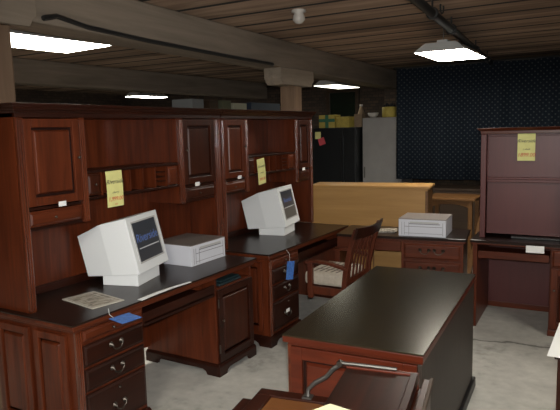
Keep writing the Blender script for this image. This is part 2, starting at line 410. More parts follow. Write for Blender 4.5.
# ------------------------------------------------------------------ furniture building blocks
def bail(parent, x, y, z, w=.075, mat=None):
    m = MB()
    for s in (-1, 1): m.lathe([(.016, 0), (.015, .004), (.006, .008), (.006, .018)], (x, y + s * w / 2, z), 0, 10)
    pts = [(x + .016, y + w / 2 * math.cos(PI * k / 8), z - .034 * math.sin(PI * k / 8)) for k in range(9)]
    m.tube(pts, .0042, 6)
    return m.build('bail_pull', mat or metal, parent, smooth=True)
def knob(parent, x, y, z, r=.013, mat=None):
    return MB().lathe([(r * .45, 0), (r * .4, r * .8), (r, r * 1.3), (r * .9, r * 2), (r * .3, r * 2.3)], (x, y, z), 0, 12).build('knob', mat or metal, parent, smooth=True)
def drawer(parent, xf, y0, y1, z0, z1, mat=None, pulls=(), kn=None, name='drawer'):
    m = MB(fx(xf)); m.box(y0, y1, z0, z1, -.006, .010); m.frustum(y0 + .006, y1 - .006, z0 + .006, z1 - .006, .010, .018, .012)
    d = m.build(name, mat or drawer_wood, parent, bevel=.002)
    for (py, pz) in pulls: bail(d, xf + .018, py, pz)
    if kn: knob(d, xf + .018, *kn)
    return d
def panel_door(parent, xf, y0, y1, z0, z1, mat=None, pmat=None, fr=.05, kn=None, name='door', hinges=None, M=None):
    m = MB(M or fx(xf)); t = .020
    m.box(y0, y0 + fr, z0, z1, 0, t).box(y1 - fr, y1, z0, z1, 0, t).box(y0 + fr, y1 - fr, z0, z0 + fr, 0, t).box(y0 + fr, y1 - fr, z1 - fr, z1, 0, t)
    d = m.build(name, mat or cherry, parent, bevel=.003)
    a0, a1, b0, b1 = y0 + fr, y1 - fr, z0 + fr, z1 - fr
    MB(M or fx(xf)).box(a0, a1, b0, b1, -.004, .0).build('panel_groove', groove_wood, d, label='dark stained groove around the raised panel')
    p = MB(M or fx(xf)); p.frustum(a0 + .013, a1 - .013, b0 + .013, b1 - .013, .0, .016, .010)
    p.build('raised_panel', pmat or cherry, d, bevel=.0015)
    if kn: knob(d, xf + t, *kn)
    for hz in (hinges or ()):
        MB().tube([(xf + t + .001, y0 - .004, hz - .03), (xf + t + .001, y0 - .004, hz + .03)], .006, 8).build('hinge', metal, d)
    return d
def fluted(parent, xf, y0, y1, z0, z1, mat=None):
    w_ = y1 - y0; m = MB(); m.box(xf - .02, xf - .004, y0, y1, z0, z1)
    n = 3; r = w_ / (2 * n + .6)
    for k in range(n):
        yc = y0 + w_ * (k + .5) / n
        m.tube([(xf - .006, yc, z0 + .012), (xf - .006, yc, z1 - .012)], r, 8)
    return m.build('fluted_stile', mat or cherry_gloss, parent)
def bracket_plinth(parent, x0, x1, y0, y1, mat, h=.09, fw=.09):
    m = MB()
    def prof(w_):
        return [(0, 0), (fw, 0), (fw + .012, .025), (fw + .04, .04), (w_ - fw - .04, .04), (w_ - fw - .012, .025), (w_ - fw, 0), (w_, 0), (w_, h - .018), (0, h - .018)]
    m.M = Matrix.Translation((x1 - .022, y0, 0)) @ FX; m.prism(prof(y1 - y0), 0, .022)
    m.M = Matrix.Translation((x0, y0, 0)) @ FX; m.prism(prof(y1 - y0), 0, .022)
    for yy_ in (y0 + .022, y1):
        m.M = Matrix.Translation((x0 + .023, yy_, 0)) @ FYN; m.prism(prof(x1 - x0 - .046), 0, .022)
    m.M = Matrix.Identity(4)
    m.frustum(x0, x1, y0, y1, h - .018, h, .008)
    return m.build('plinth', mat, parent, bevel=.002)

# ------------------------------------------------------------------ executive desk with two pedestals
def exec_desk(name, label, loc, L, lw, rw, depth=.73, rotz=0, twin=True):
    t = thing(name, label, 'desk', loc, rotz, 'pedestal desks along the left side')
    D = depth
    MB().box(-D, 0, 0, L, .751, .762).build('desktop', dark_top, t, bevel=.003)
    MB().box(-D + .002, -.003, .003, L - .003, .728, .751).box(-D + .01, -.016, .016, L - .016, .712, .728).build('edge_moulding', cherry_y, t, bevel=.005)
    xf = -.036
    # left pedestal: carcass, writing slide, two drawers and a file drawer
    y0, y1 = .032, .032 + lw
    p = MB().box(-D + .03, xf, y0, y1, .09, .712).build('pedestal', cherry, t, bevel=.003)
    fluted(p, xf + .016, y0, y0 + .04, .09, .712)
    bracket_plinth(p, -D + .02, xf + .022, y0 - .012, y1 + .012, drawer_wood)
    for (a0, a1) in ((-D + .07, -D + .35), (-D + .39, -.085)):
        panel_door(p, 0, a0, a1, .13, .69, cherry, cherry, fr=.04, name='side_panel', M=fy(y0))
    a, b = y0 + .045, y1 - .012
    s = drawer(t, xf, a, b, .638, .705, cherry_y, name='writing_slide'); knob(s, xf + .018, (a + b) / 2 - .02, .672, .009)
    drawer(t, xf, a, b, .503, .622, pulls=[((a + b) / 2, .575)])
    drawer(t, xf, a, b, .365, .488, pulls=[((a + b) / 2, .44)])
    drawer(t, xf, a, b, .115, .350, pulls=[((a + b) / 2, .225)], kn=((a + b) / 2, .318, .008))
    # right pedestal: open slot over a panelled door
    if twin:
        y0, y1 = L - .032 - rw, L - .032
        m = MB().box(-D + .03, xf, y0, y1, .09, .632).box(-D + .03, xf, y0, y0 + .02, .632, .712).box(-D + .03, xf, y1 - .02, y1, .632, .712).box(-D + .03, -D + .05, y0 + .02, y1 - .02, .632, .712)
        p = m.build('pedestal', cherry, t, bevel=.003)
        bracket_plinth(p, -D + .02, xf + .022, y0 - .012, y1 + .012, drawer_wood)
        panel_door(t, xf, y0 + .012, y1 - .012, .10, .625, drawer_wood, door_wood, kn=(y0 + .045, .40, .009), hinges=(.2, .53))
    else:
        MB().box(-D + .03, xf, L - .055, L - .03, 0, .712).build('end_panel', cherry, t, bevel=.003)
        rw = .023
    # keyboard drawer and modesty panel
    k0, k1 = .032 + lw + .004, L - .032 - rw - .004
    d = MB().box(-.36, xf, k0 + .01, k1 - .01, .60, .615).box(xf - .014, xf, k0, k1, .585, .668).build('keyboard_drawer', drawer_wood, t, bevel=.003)
    MB().box(-D + .04, -D + .058, k0 - .003, k1 + .003, .12 if twin else .36, .712).build('modesty_panel', cherry, t)
    return t

# ------------------------------------------------------------------ hutch standing on a desk
def hutch(label, loc, W, cw, cr, orr, ol, oR, H=1.133, D=.33):
    t = thing('desk_hutch', label, 'hutch', loc, 0, 'cherry hutches on the left desks')
    for y in (0, W - .022):
        MB().box(-D, -.02, y, y + .022, 0, H - .05).build('side_panel', cherry, t, bevel=.002)
    MB().box(-D, -D + .012, .022, W - .022, .0, H - .05).build('back_panel', cherry, t)
    MB().box(-D + .012, -D + .03, .022, W - .022, .0, .05).build('base_rail', drawer_wood, t, bevel=.003)
    fluted(t, 0, 0, .044, 0, H - .075); fluted(t, 0, W - orr, W, 0, H - .075)
    zb = .445
    for (ya, yb) in ((cw - .04, cw), (W - cr, W - cr + .055)):
        fluted(t, 0, ya, yb, zb, H - .075)
        MB().box(-D + .012, -.02, ya + .01, ya + .03, zb, H - .05).build('partition', cherry, t)
    # crown
    m = MB()
    m.box(-D, 0, .0, W, H - .075, H - .045)
    for i_, (z0, z1, e) in enumerate(((H - .05, H - .035, .012), (H - .035, H - .018, .028), (H - .018, H, .044))):
        el, er = min(e, ol), min(e, oR)
        m.hexa([(-D, -el + .008, z0), (e - .008, -el + .008, z0), (e - .008, W + er - .008, z0), (-D, W + er - .008, z0)],
               [(-D, -el, z1), (e, -el, z1), (e, W + er, z1), (-D, W + er, z1)])
    m.build('crown_moulding', drawer_wood, t, bevel=.003)
    # cupboards: door above, slim drawer below
    for side in (0, 1):
        y0, y1 = (.046, cw - .042) if side == 0 else (W - cr + .057, W - orr - .002)
        MB().box(-D + .012, -.024, y0, y1, zb, zb + .014).box(-D + .012, -.024, y0, y1, .555, .57).build('shelf', drawer_wood, t)
        kn = (y1 - .022, .83, .010) if side == 0 else (y0 + .022, .83, .010)
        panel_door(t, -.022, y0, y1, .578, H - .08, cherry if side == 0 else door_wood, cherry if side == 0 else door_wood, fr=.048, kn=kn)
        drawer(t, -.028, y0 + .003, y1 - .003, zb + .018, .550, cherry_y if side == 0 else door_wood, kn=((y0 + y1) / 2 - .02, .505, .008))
    # pigeonholes across the middle bay
    a, b = cw, W - cr
    z0, z1 = .572, .745
    ph = MB().box(-.25, -.012, a, b, z1 - .016, z1).box(-.25, -.012, a, b, z0, z0 + .016).build('pigeonhole_case', drawer_wood, t, bevel=.002)
    n = int(round((b - a) / .125)); st = (b - a) / n
    for k in range(1, n):
        MB().box(-.25, -.016, a + k * st - .005, a + k * st + .005, z0 + .016, z1 - .016).build('divider', cherry, ph)
    drawer(ph, -.03, a + .008, a + st - .008, z0 + .022, z1 - .022, door_wood, kn=(a + st / 2, (z0 + z1) / 2, .008), name='small_drawer')
    drawer(ph, -.03, b - st + .008, b - .008, z0 + .022, z1 - .022, cherry_y, name='small_drawer')
    for j in range(3):
        MB().box(-.24, -.03, b - 2 * st + .006, b - st - .006, z0 + .05 + j * .032, z0 + .056 + j * .032).build('letter_shelf', drawer_wood, ph)
    return t

AX, AY = -2.371, 1.923
desk_a = exec_desk('executive_desk', 'dark cherry pedestal desk with newspaper on top, nearest on the left', (AX, AY, 0), 1.731, .50, .455)
hutch_a = hutch('tall cherry hutch on the nearest left desk, with panelled doors', (-2.743, 1.958, .762), 1.80, .457, .505, .075, .044, .004)
BX, BY = -2.334, 3.775
desk_b = exec_desk('executive_desk', 'dark cherry desk beside the slat back chair, second in the left row', (BX, BY, 0), 1.525, .49, .40, twin=False)
hutch_b = hutch('far cherry hutch in the left row, in front of the brown post', (-2.743, 3.77, .762), 1.57, .385, .36, .042, .004, .02)

# ------------------------------------------------------------------ dummy monitors and printers of folded card
def monitor(label, loc, rotz, grey=False):
    t = thing('dummy_monitor', label, 'monitor', loc, rotz, 'white dummy computer monitors')
    MB().box(-.25, 0, -.15, .15, 0, .074).build('base', white_card, t, bevel=.003)
    W, T = .212, math.radians(13)
    M = Matrix.Translation((.02, .05, .079)) @ Matrix.Rotation(-T, 4, 'Y')
    m = MB(M)
    # sections along -x : front rim, mid, back
    secs = [(0, -W, W, 0, .365), (-.19, -W, W, .030, .365), (-.385, -W + .03, W - .03, .055, .325)]
    rings = [[m._v((x, a, b)), m._v((x, c_, b)), m._v((x, c_, d)), m._v((x, a, d))] and None or [(x, a, b), (x, c_, b), (x, c_, d), (x, a, d)] for (x, a, c_, b, d) in secs]
    m.bm.clear()
    R = [[m._v(p) for p in r_] for r_ in rings]
    m.bm.faces.new(R[0]); m.bm.faces.new(R[-1][::-1])
    for A, B in zip(R, R[1:]):
        for k in range(4): m.bm.faces.new((A[k], B[k], B[(k + 1) % 4], A[(k + 1) % 4]))
    hs = m.build('housing', white_card, t, bevel=.004)
    F = M @ FX        # a right, b up, c out of the face
    m = MB(F)
    m.box(-.158, .158, .07, .322, 0, .0012)
    sc = m.build('screen', screen_dark, hs, label='printed dark screen panel')
    bz = MB(F)
    for (a0, a1, b0, b1) in ((-.168, -.158, .06, .332), (.158, .168, .06, .332), (-.158, .158, .06, .07), (-.158, .158, .322, .332)):
        bz.box(a0, a1, b0, b1, 0, .004)
    bz.build('bezel', seam_grey, hs)
    if not grey:
        MB(F @ Matrix.Translation((0.0, .215, .0016))).mesh(text_mesh('Riverside', .078, .12)).build('lettering', ink_blue, sc, label='blue printed lettering')
        MB(F).box(-.13, .14, .149, .155, .0012, .0022).build('printed_line', ink_white, sc)
    else:
        MB(F @ Matrix.Translation((0, .235, .0016))).mesh(text_mesh('Riverside', .06, .12)).build('lettering', ink_blue, sc, label='faint blue lettering')
        MB(F).box(-.158, .158, .07, .165, .0012, .002).build('printed_band', screen_grey, sc)
        MB(F).box(-.14, .15, .166, .172, .0012, .0022).build('printed_line', ink_white, sc)
    return t
monitor('white dummy monitor with dark screen on the nearest left desk', (-2.65, 2.785, .762), math.radians(16))
monitor('white dummy monitor with grey screen on the second left desk', (-2.665, 4.69, .762), math.radians(11), True)

def printer(label, loc, rotz):
    t = thing('dummy_printer', label, 'printer', loc, rotz, 'grey dummy printers')
    W, D, H = .41, .37, .155
    MB().box(-D, 0, 0, W, 0, H - .006).build('body', printer_card, t, bevel=.003)
    MB().box(-D, -.0, 0, W, H - .006, H).build('top_cover', shaded_card, t, label='top cover with its shade painted in brown')  # top coloured darker to imitate how little light reaches it
    m = MB(fx(0))
    m.box(.09, W - .05, .108, .114, 0, .002)
    m.box(.05, W - .03, .085, .089, 0, .0015)
    for y in (.028, .05, .09): m.box(y, y + .003, .012, .125, 0, .0012)
    for y in (W - .028,): m.box(y, y + .003, .012, .125, 0, .0012)
    m.box(.05, W - .03, .026, .029, 0, .0012)
    m.build('printed_seams', printer_line, t)
    MB(fx(0)).box(.10, W - .06, .116, .13, 0, .004).build('output_slot', seam_grey, t)
    return t
printer('grey white dummy printer on the nearest left desk, right of the monitor', (-2.635, 3.205, .762), 0)
printer('grey white dummy printer on the cross desk in front of the pine panel', (-1.700, 4.950, .762), math.radians(-90 + 6))

# ------------------------------------------------------------------ paper things on and over the left desks
def sale_tag(label, loc, rotz, w, h, lines, tilt=0, mat=None):
    t = thing('price_tag', label, 'price tag', loc, rotz, 'yellow handwritten price tags')
    M = Matrix.Rotation(tilt, 4, 'X') @ FX
    m = MB(M); n = 6
    for k in range(n):          # slightly bowed sheet
        b0, b1 = -h / 2 + h * k / n, -h / 2 + h * (k + 1) / n
        c0, c1 = .004 * (1 - (2 * b0 / h) ** 2), .004 * (1 - (2 * b1 / h) ** 2)
        m.hexa([(-w / 2, b0, c0 - .0008), (w / 2, b0, c0 - .0008), (w / 2, b1, c1 - .0008), (-w / 2, b1, c1 - .0008)],
               [(-w / 2, b0, c0), (w / 2, b0, c0), (w / 2, b1, c1), (-w / 2, b1, c1)])
    bmesh.ops.remove_doubles(m.bm, verts=m.bm.verts[:], dist=1e-5)
    sh = m.build('paper', mat or yellow_paper, t)
    for (body, size, b, ink, shear) in lines:
        MB(M @ Matrix.Translation((0, b * h, .0052))).mesh(text_mesh(body, size, shear)).build('handwriting', ink, t, label=('red' if ink is ink_red else 'black') + ' handwriting')
    return t
sale_tag('yellow price tag hanging in the middle bay of the nearest left hutch', (-2.738, 2.614, 1.383), 0, .135, .225,
         [('Riverside', .038, .20, ink_black, .4), ('cherry', .02, -.10, ink_black, .4), ('1,999.00', .036, -.28, ink_red, .2), ('set', .018, -.42, ink_red, .2)], tilt=math.radians(1))
sale_tag('yellow price tag hanging in the middle bay of the far left hutch', (-2.738, 4.338, 1.365), 0, .125, .225,
         [('Riverside', .030, .20, ink_black, .4), ('cherry', .02, -.05, ink_black, .4), ('999.00', .034, -.30, ink_red, .2)], tilt=math.radians(6))

# small white tickets by the cupboard drawers
tk = MB().box(0, .002, -.026, .026, -.014, .014).build('paper_ticket', white_paper, loc=(-2.716, 2.195, 1.340))
tag(tk, 'small white ticket on the left cupboard of the nearest hutch', 'ticket', 'small white tickets on the left furniture')
for loc_, lb in (((-2.716, 3.41, 1.340), 'small white ticket on the right cupboard of the nearest hutch'),
                 ((-2.716, 3.965, 1.345), 'small white ticket on the left cupboard of the far hutch'),
                 ((-2.320, 4.02, .255), 'small white card standing for the glint on the lowest drawer pull of the second left desk'),  # white card painted in for the glint on the drawer pull
                 ((-2.716, 5.085, 1.335), 'small white ticket on the right cupboard of the far hutch')):
    dup(tk, loc_, label=lb)

# newspaper
t = thing('newspaper', 'folded printed newspaper lying on the nearest left desktop', 'newspaper', (-2.64, 2.30, .762), math.radians(-10))
MB().box(-.16, .16, -.105, .105, 0, .004).build('pages', margin_paper, t)
MB().box(-.135, .135, -.085, .06, .004, .0046).build('printed_column', newsprint, t)
MB().box(-.135, .135, .068, .09, .004, .0046).build('headline_band', newsprint, t)
# narrow bowed white strip along the desk's front edge
m = MB()
for k in range(6):
    y0, y1 = .45 * k / 6, .45 * (k + 1) / 6
    za, zb_ = .004 + .006 * math.sin(PI * k / 6), .004 + .006 * math.sin(PI * (k + 1) / 6)
    wa, wb = .022 - .003 * k, .022 - .003 * (k + 1)
    m.hexa([(-wa, y0, za - .003), (.012, y0, za - .004), (.012, y1, zb_ - .004), (-wb, y1, zb_ - .003)],
           [(-wa, y0, za), (.012, y0, za - .001), (.012, y1, zb_ - .001), (-wb, y1, zb_)])
bmesh.ops.remove_doubles(m.bm, verts=m.bm.verts[:], dist=1e-5)
o = m.build('bowed_strip', white_paper, loc=(-2.377, 2.415, .7622)); tag(o, 'long narrow white bowed strip along the front edge of the nearest left desk', 'bowed strip')
# blue tags
def blue_tag(label, loc, rot, w, h, strg):
    t = thing('hang_tag', label, 'tag', loc, 0, 'blue hang tags')
    t.rotation_euler = rot
    MB(FX).box(-w / 2, w / 2, -h, 0, -.0008, .0008).build('card', blue_card, t)
    MB().tube(strg, .0014, 5).build('string', string_mat, t)
    return t
blue_tag('blue tag sticking out flat from the drawer of the nearest left desk', (-2.338, 2.205, .738), (0, math.radians(-88), math.radians(-8)), .13, .12, [(.05, -.05, .02), (.02, -.055, .006), (.001, -.04, -.012)])
blue_tag('blue tag hanging on a white string from the second left desk', (-2.30, 4.055, .66), (math.radians(-10), 0, math.radians(-6)), .10, .15, [(-.035, -.03, .09), (0, -.03, .06), (0, -.015, -.01)])
tag(MB().box(-.16, 0, 0, .27, 0, .02).box(-.15, -.01, .03, .26, .02, .035).build('fabric_pouch', teal, bevel=.008, loc=(-2.42, 3.24, .632)), 'dark teal pouch lying in the open slot of the nearest left desk', 'pouch')

# ------------------------------------------------------------------ slat back armchair facing the second desk
ch = thing('slat_back_armchair', 'cherry slat back armchair with a pale cushion in front of the second left desk', 'chair', (-2.04, 4.48, 0), PI)
def rail(path, w, d, name, mat=chair_wood, parent=ch):
    """bar of rectangular section w (along y) by d following points in xz"""
    m = MB()
    pts = [Vector(p) for p in path]
    secs = []
    for i, p in enumerate(pts):
        tg = (pts[min(i + 1, len(pts) - 1)] - pts[max(i - 1, 0)]).normalized()
        side = Vector((0, 1, 0)) if abs(tg.y) < .8 else Vector((1, 0, 0))
        nr = tg.cross(side).normalized(); sd = nr.cross(tg).normalized()
        secs.append([m._v(p + sd * a * w / 2 + nr * b * d / 2) for a, b in ((-1, -1), (1, -1), (1, 1), (-1, 1))])
    m.bm.faces.new(secs[0]); m.bm.faces.new(secs[-1][::-1])
    for A, B in zip(secs, secs[1:]):
        for k in range(4): m.bm.faces.new((A[k], A[(k + 1) % 4], B[(k + 1) % 4], B[k]))
    return m.build(name, mat, parent, bevel=.004)
m = MB().box(-.15, .20, -.27, -.245, .36, .425).box(-.15, .20, .245, .27, .36, .425).box(.176, .20, -.245, .245, .36, .425).box(-.15, -.126, -.245, .245, .36, .425)
m.box(-.126, .176, -.245, .245, .375, .395)
m.build('seat_frame', chair_wood, ch, bevel=.004)
m = MB().box(-.12, .245, -.235, .235, .425, .535)
cu = m.build('seat_cushion', cushion_mat, ch, bevel=.03, label='pale beige cushion with dark striped top')
m = MB()
for k in range(5):
    x = -.07 + k * .05
    m.hexa([(x, -.18, .5352), (x + .018, -.18, .5352), (x + .05, .18, .5352), (x + .032, .18, .5352)], [(x, -.18, .5362), (x + .018, -.18, .5362), (x + .05, .18, .5362), (x + .032, .18, .5362)])
m.box(-.09, .20, -.10, -.085, .5352, .5362).box(-.09, .20, .085, .10, .5352, .5362)
m.build('woven_stripes', pattern_mat, cu)
for s in (-1, 1):
    rail([(.16, s * .272, .33), (.165, s * .272, .50), (.16, s * .272, .625)], .036, .045, 'front_post')
    rail([(.20, s * .272, .628), (.10, s * .272, .640), (-.02, s * .272, .632), (-.165, s * .272, .600)], .055, .022, 'armrest')
    rail([(-.125, s * .250, .36), (-.145, s * .250, .55), (-.19, s * .250, .76), (-.245, s * .250, .92)], .034, .042, 'back_post')
for k in range(6):
    y = -.185 + k * .074
    rail([(-.140, y, .46), (-.160, y, .62), (-.195, y, .76), (-.228, y, .86)], .022, .013, 'back_slat')
m = MB()
n = 8
for k in range(n):
    y0, y1 = -.275 + .55 * k / n, -.275 + .55 * (k + 1) / n
    f_ = lambda y: -.030 * (1 - (y / .275) ** 2)
    lo = lambda y: [(-.243 + f_(y), y, .845), (-.221 + f_(y), y, .845), (-.248 + f_(y), y, .94 - .012 * (1 - (y / .275) ** 2)), (-.270 + f_(y), y, .94 - .012 * (1 - (y / .275) ** 2))]
    m.hexa(lo(y0), lo(y1))
bmesh.ops.remove_doubles(m.bm, verts=m.bm.verts[:], dist=1e-5)
m.build('crest_rail', drawer_wood, ch)
rail([(-.138, -.235, .475), (-.138, .235, .475)], .02, .05, 'lower_rail')
MB().lathe([(.05, .36), (.05, .33), (.028, .32), (.028, .14), (.045, .13), (.045, .09)], (.02, 0, 0), 2, 16).build('swivel_column', black_iron, ch, smooth=True)
for k in range(4):
    a = PI / 4 + k * PI / 2
    dx, dy = math.cos(a), math.sin(a)
    rail([(.02 + .03 * dx, .03 * dy, .125), (.02 + .16 * dx, .16 * dy, .115), (.02 + .30 * dx, .30 * dy, .075)], .05, .035, 'base_leg')
    MB().lathe([(.012, -.016), (.026, -.014), (.028, 0), (.026, .014), (.012, .016)], (.02 + .30 * dx, .30 * dy, .028), 1, 14).build('caster', black_iron, ch, smooth=True)

# ------------------------------------------------------------------ the central desk
DW, DL = .667, 1.495
dd = thing('writing_desk', 'large dark topped cherry desk standing free in the centre', 'desk', (-1.358, 2.290, 0), math.radians(3.9))
MB().box(0, DW, 0, DL, .755, .762).build('desktop', lamp_tinted_top, dd, bevel=.002)
MB().box(.001, DW - .001, .001, DL - .001, .726, .755).box(.022, DW - .006, .018, DL - .018, .71, .726).build('edge_moulding', red_end, dd, bevel=.004)
MB().box(.035, DW - .028, .034, DL - .034, .07, .71).build('carcass', dark_brown_wood, dd)
pd = panel_door(dd, 0, .035, DW - .03, .10, .705, red_end, red_end, fr=.06, name='end_panel', M=fy(.034))
panel_door(dd, 0, .035, DW - .03, .10, .705, red_end, red_end, fr=.075, name='end_panel', M=Matrix.Translation((0, DL - .034, 0)) @ Matrix(((1, 0, 0, 0), (0, 0, 1, 0), (0, 1, 0, 0), (0, 0, 0, 1))))
MB().box(DW - .028, DW - .008, .016, DL - .016, .07, .71).build('side_panel', dark_side, dd, bevel=.002)
MB().box(.015, .035, .03, DL - .03, .07, .71).build('side_panel', cherry_y, dd, bevel=.002)
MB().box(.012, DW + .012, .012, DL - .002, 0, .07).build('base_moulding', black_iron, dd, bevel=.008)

# ------------------------------------------------------------------ broken drop front cabinet in the foreground
fc = thing('drop_leaf_cabinet', 'dark red cabinet with an open brown leaf and metal stay in the foreground', 'cabinet', (-.62, 2.195, 0), math.radians(10))
# body local: x from -.34 to 0, y from -.75 to 0
MB().box(-.335, -.065, -.75, -.02, .03, .735).build('body', cherry, fc, bevel=.003)
MB().box(-.335, -.075, -.75, -.03, .735, .745).build('top_panel', drawer_wood, fc, bevel=.003)
MB().box(-.335, -.045, -.03, -.008, .69, .752).build('back_rail', red_end, fc, bevel=.003)
MB().box(-.075, -.045, -.75, -.03, .715, .757).build('side_rail', drawer_wood, fc, bevel=.003)
MB().box(-.028, .0, -.75, -.008, .03, .728).box(-.064, -.028, -.75, -.012, .03, .69).build('side_panel', door_wood, fc, bevel=.003)
MB().box(-.002, .012, -.75, -.010, .722, .738).build('edge_strip', dark_brown_wood, fc, bevel=.003)
MB().box(-.345, .01, -.755, 0, 0, .03).build('plinth', drawer_wood, fc, bevel=.004)
lf = MB().box(-.73, -.36, -.055, .002, .572, .592).box(-.73, -.66, -.60, -.055, .572, .592).box(-.73, -.36, -.65, -.60, .572, .592).box(-.40, -.36, -.60, -.055, .572, .592)
lf.box(-.782, -.73, -.65, -.085, .560, .578)
lf = lf.build('drop_leaf', drawer_wood, fc, bevel=.004)
MB().box(-.66, -.40, -.60, -.055, .572, .582).build('leaf_panel', brown_leaf, lf, label='bright brown inset panel')
MB().box(-.36, -.336, -.65, -.02, .55, .59).build('hinge_rail', drawer_wood, fc)
for q in (-.60, -.12):
    MB().box(-.345, -.336, q - .05, q + .05, .25, .55).build('leaf_bracket', steel, fc)
# metal lid stay: flat curved arm from leaf to the top rail
ARM = [(-.505, -.030, .600), (-.503, -.026, .628), (-.475, -.022, .658), (-.425, -.020, .690), (-.395, -.018, .728), (-.365, -.018, .750)]
st = MB().tube(ARM, [.011, .009, .010, .010, .010, .009], 8)
st.box(-.525, -.485, -.048, -.010, .592, .600)
st = st.build('lid_stay', steel, fc, smooth=False, label='curved grey metal stay')
MB().lathe([(.012, -.012), (.014, -.008), (.014, .008), (.012, .012)], (-.365, -.018, .756), 1, 12).build('pivot', metal, st)
MB().tube([(-.365, -.018, .758), (-.30, -.02, .7605), (-.13, -.022, .7605)], .008, 8).build('slide_bar', steel, st)
o = MB()
o.hexa([(-.10, -.05, 0), (.06, -.07, 0), (.07, .055, .0), (-.04, .07, .0)], [(-.10, -.05, .001), (.06, -.07, .001), (.07, .055, .003), (-.04, .07, .003)])
tag(o.build('paper_note', pale_yellow, loc=(-.825, 1.715, .7455)), 'pale yellow paper note lying on the dark cabinet top in the foreground', 'note')

# ------------------------------------------------------------------ cross desk at the far end
R9 = math.radians(-90 + 8.5)
cd = thing('return_desk', 'dark cherry cross desk with a grey printer, in front of the pine panel', 'desk', (-2.245, 4.811, 0), R9)
CL, CD = 1.142, .52
MB().box(-CD, 0, 0, CL, .738, .762).build('desktop', dark_top_x, cd, bevel=.005)
MB().box(-CD + .01, -.008, .006, CL - .006, .722, .738).build('edge_moulding', cherry_y, cd, bevel=.004)
pc = MB().box(-CD + .02, -.03, .59, CL - .025, .085, .722).build('pedestal', cherry, cd, bevel=.003)
bracket_plinth(pc, -CD + .01, -.012, .58, CL - .015, drawer_wood)
for (z0, z1) in ((.565, .705), (.405, .550), (.10, .390)):
    yc = (.61 + CL - .045) / 2
    drawer(cd, -.03, .61, CL - .045, z0, z1, cherry_y, pulls=[(yc - .06, (z0 + z1) / 2 + .015), (yc + .06, (z0 + z1) / 2 + .015)])
MB().box(-.05, -.03, .0, .585, .625, .722).build('apron', cherry_y, cd, bevel=.003)
MB().box(-CD + .03, -.05, .005, .03, .0, .722).build('end_panel', cherry, cd, bevel=.003)
# papers
o = thing('leaflet_stack', 'loose pile of printed leaflets on the cross desk left of its printer', 'leaflets', (-1.90, 5.12, .762), math.radians(20))
MB().box(-.12, .10, -.08, .08, 0, .012).build('leaflets', newsprint, o)
MB().box(-.09, .12, -.10, .05, .012, .018).build('top_leaflet', newsprint, o)

# ------------------------------------------------------------------ pine unit seen from behind
pn = thing('pine_cabinet', 'pale pine cabinet showing its plain back behind the cross desk', 'cabinet', (-2.795, 5.365, 0), R9)
PL = 1.195
MB().box(-.32, 0, 0, PL, .0, 1.12).build('carcass', pine, pn, bevel=.003)
MB().box(-.35, .012, -.01, PL + .025, 1.12, 1.147).build('top_board', pine, pn, bevel=.006)
MB().box(-.33, .004, PL - .022, PL + .006, 0, 1.10).build('corner_strip', oak, pn, bevel=.004)
MB().box(.0, .004, .66, .672, .0, .74).build('joint_strip', oak, pn)

# ------------------------------------------------------------------ right hand computer desk and hutch
RE = math.radians(-90 + 2.4)
ed = thing('computer_desk', 'dark cherry computer desk at right with an open kneehole', 'desk', (-1.090, 4.998, 0), RE)
EL, ED = 1.32, .74
MB().box(-ED, 0, 0, EL, .738, .762).build('desktop', dark_top_x, ed, bevel=.005)
MB().box(-ED + .01, -.006, .006, EL - .006, .724, .738).build('edge_moulding', cherry_y, ed, bevel=.004)
MB().box(-ED + .02, -.03, .02, .055, 0, .724).build('side_panel', cherry, ed, bevel=.003)
MB().box(-ED + .02, -ED + .04, .055, .62, .05, .724).build('back_panel', glossy_red, ed)
MB().box(-ED + .02, -ED + .055, .055, .62, .0, .05).build('base_rail', cherry_y, ed, bevel=.003)
MB().box(-.42, -.05, .065, .608, .615, .63).box(-.068, -.048, .06, .612, .600, .662).build('keyboard_tray', cherry_y, ed, bevel=.003)
pe = MB().box(-ED + .02, -.03, .62, EL - .02, .05, .724).build('pedestal', cherry, ed, bevel=.003)
MB().box(-ED + .03, -.018, .615, EL - .015, 0, .05).build('plinth', cherry_y, pe, bevel=.004)
drawer(ed, -.03, .63, EL - .03, .57, .715, cherry_y, kn=(.80, .64, .010))
panel_door(ed, -.03, .63, EL - .03, .07, .56, cherry, cherry, kn=(.655, .39, .011))
o = MB(fx(0)).box(-.068, .068, -.030, .028, 0, .002).build('paper_label', white_paper, loc=(-.583, 5.0195, .715)); tag(o, 'white card label taped to the front edge of the right computer desk', 'label', rotz=RE)
tag(MB().box(-.064, -.008, .25, .63, 0, .020).build('shade_strip', black_iron, bevel=.004, loc=(-1.043, 5.150, .762)), 'black flat strip painting the shaded gap below the lower panel of the right hutch', 'shade strip', rotz=RE)  # black strip stands for the shaded gap under the hutch panel

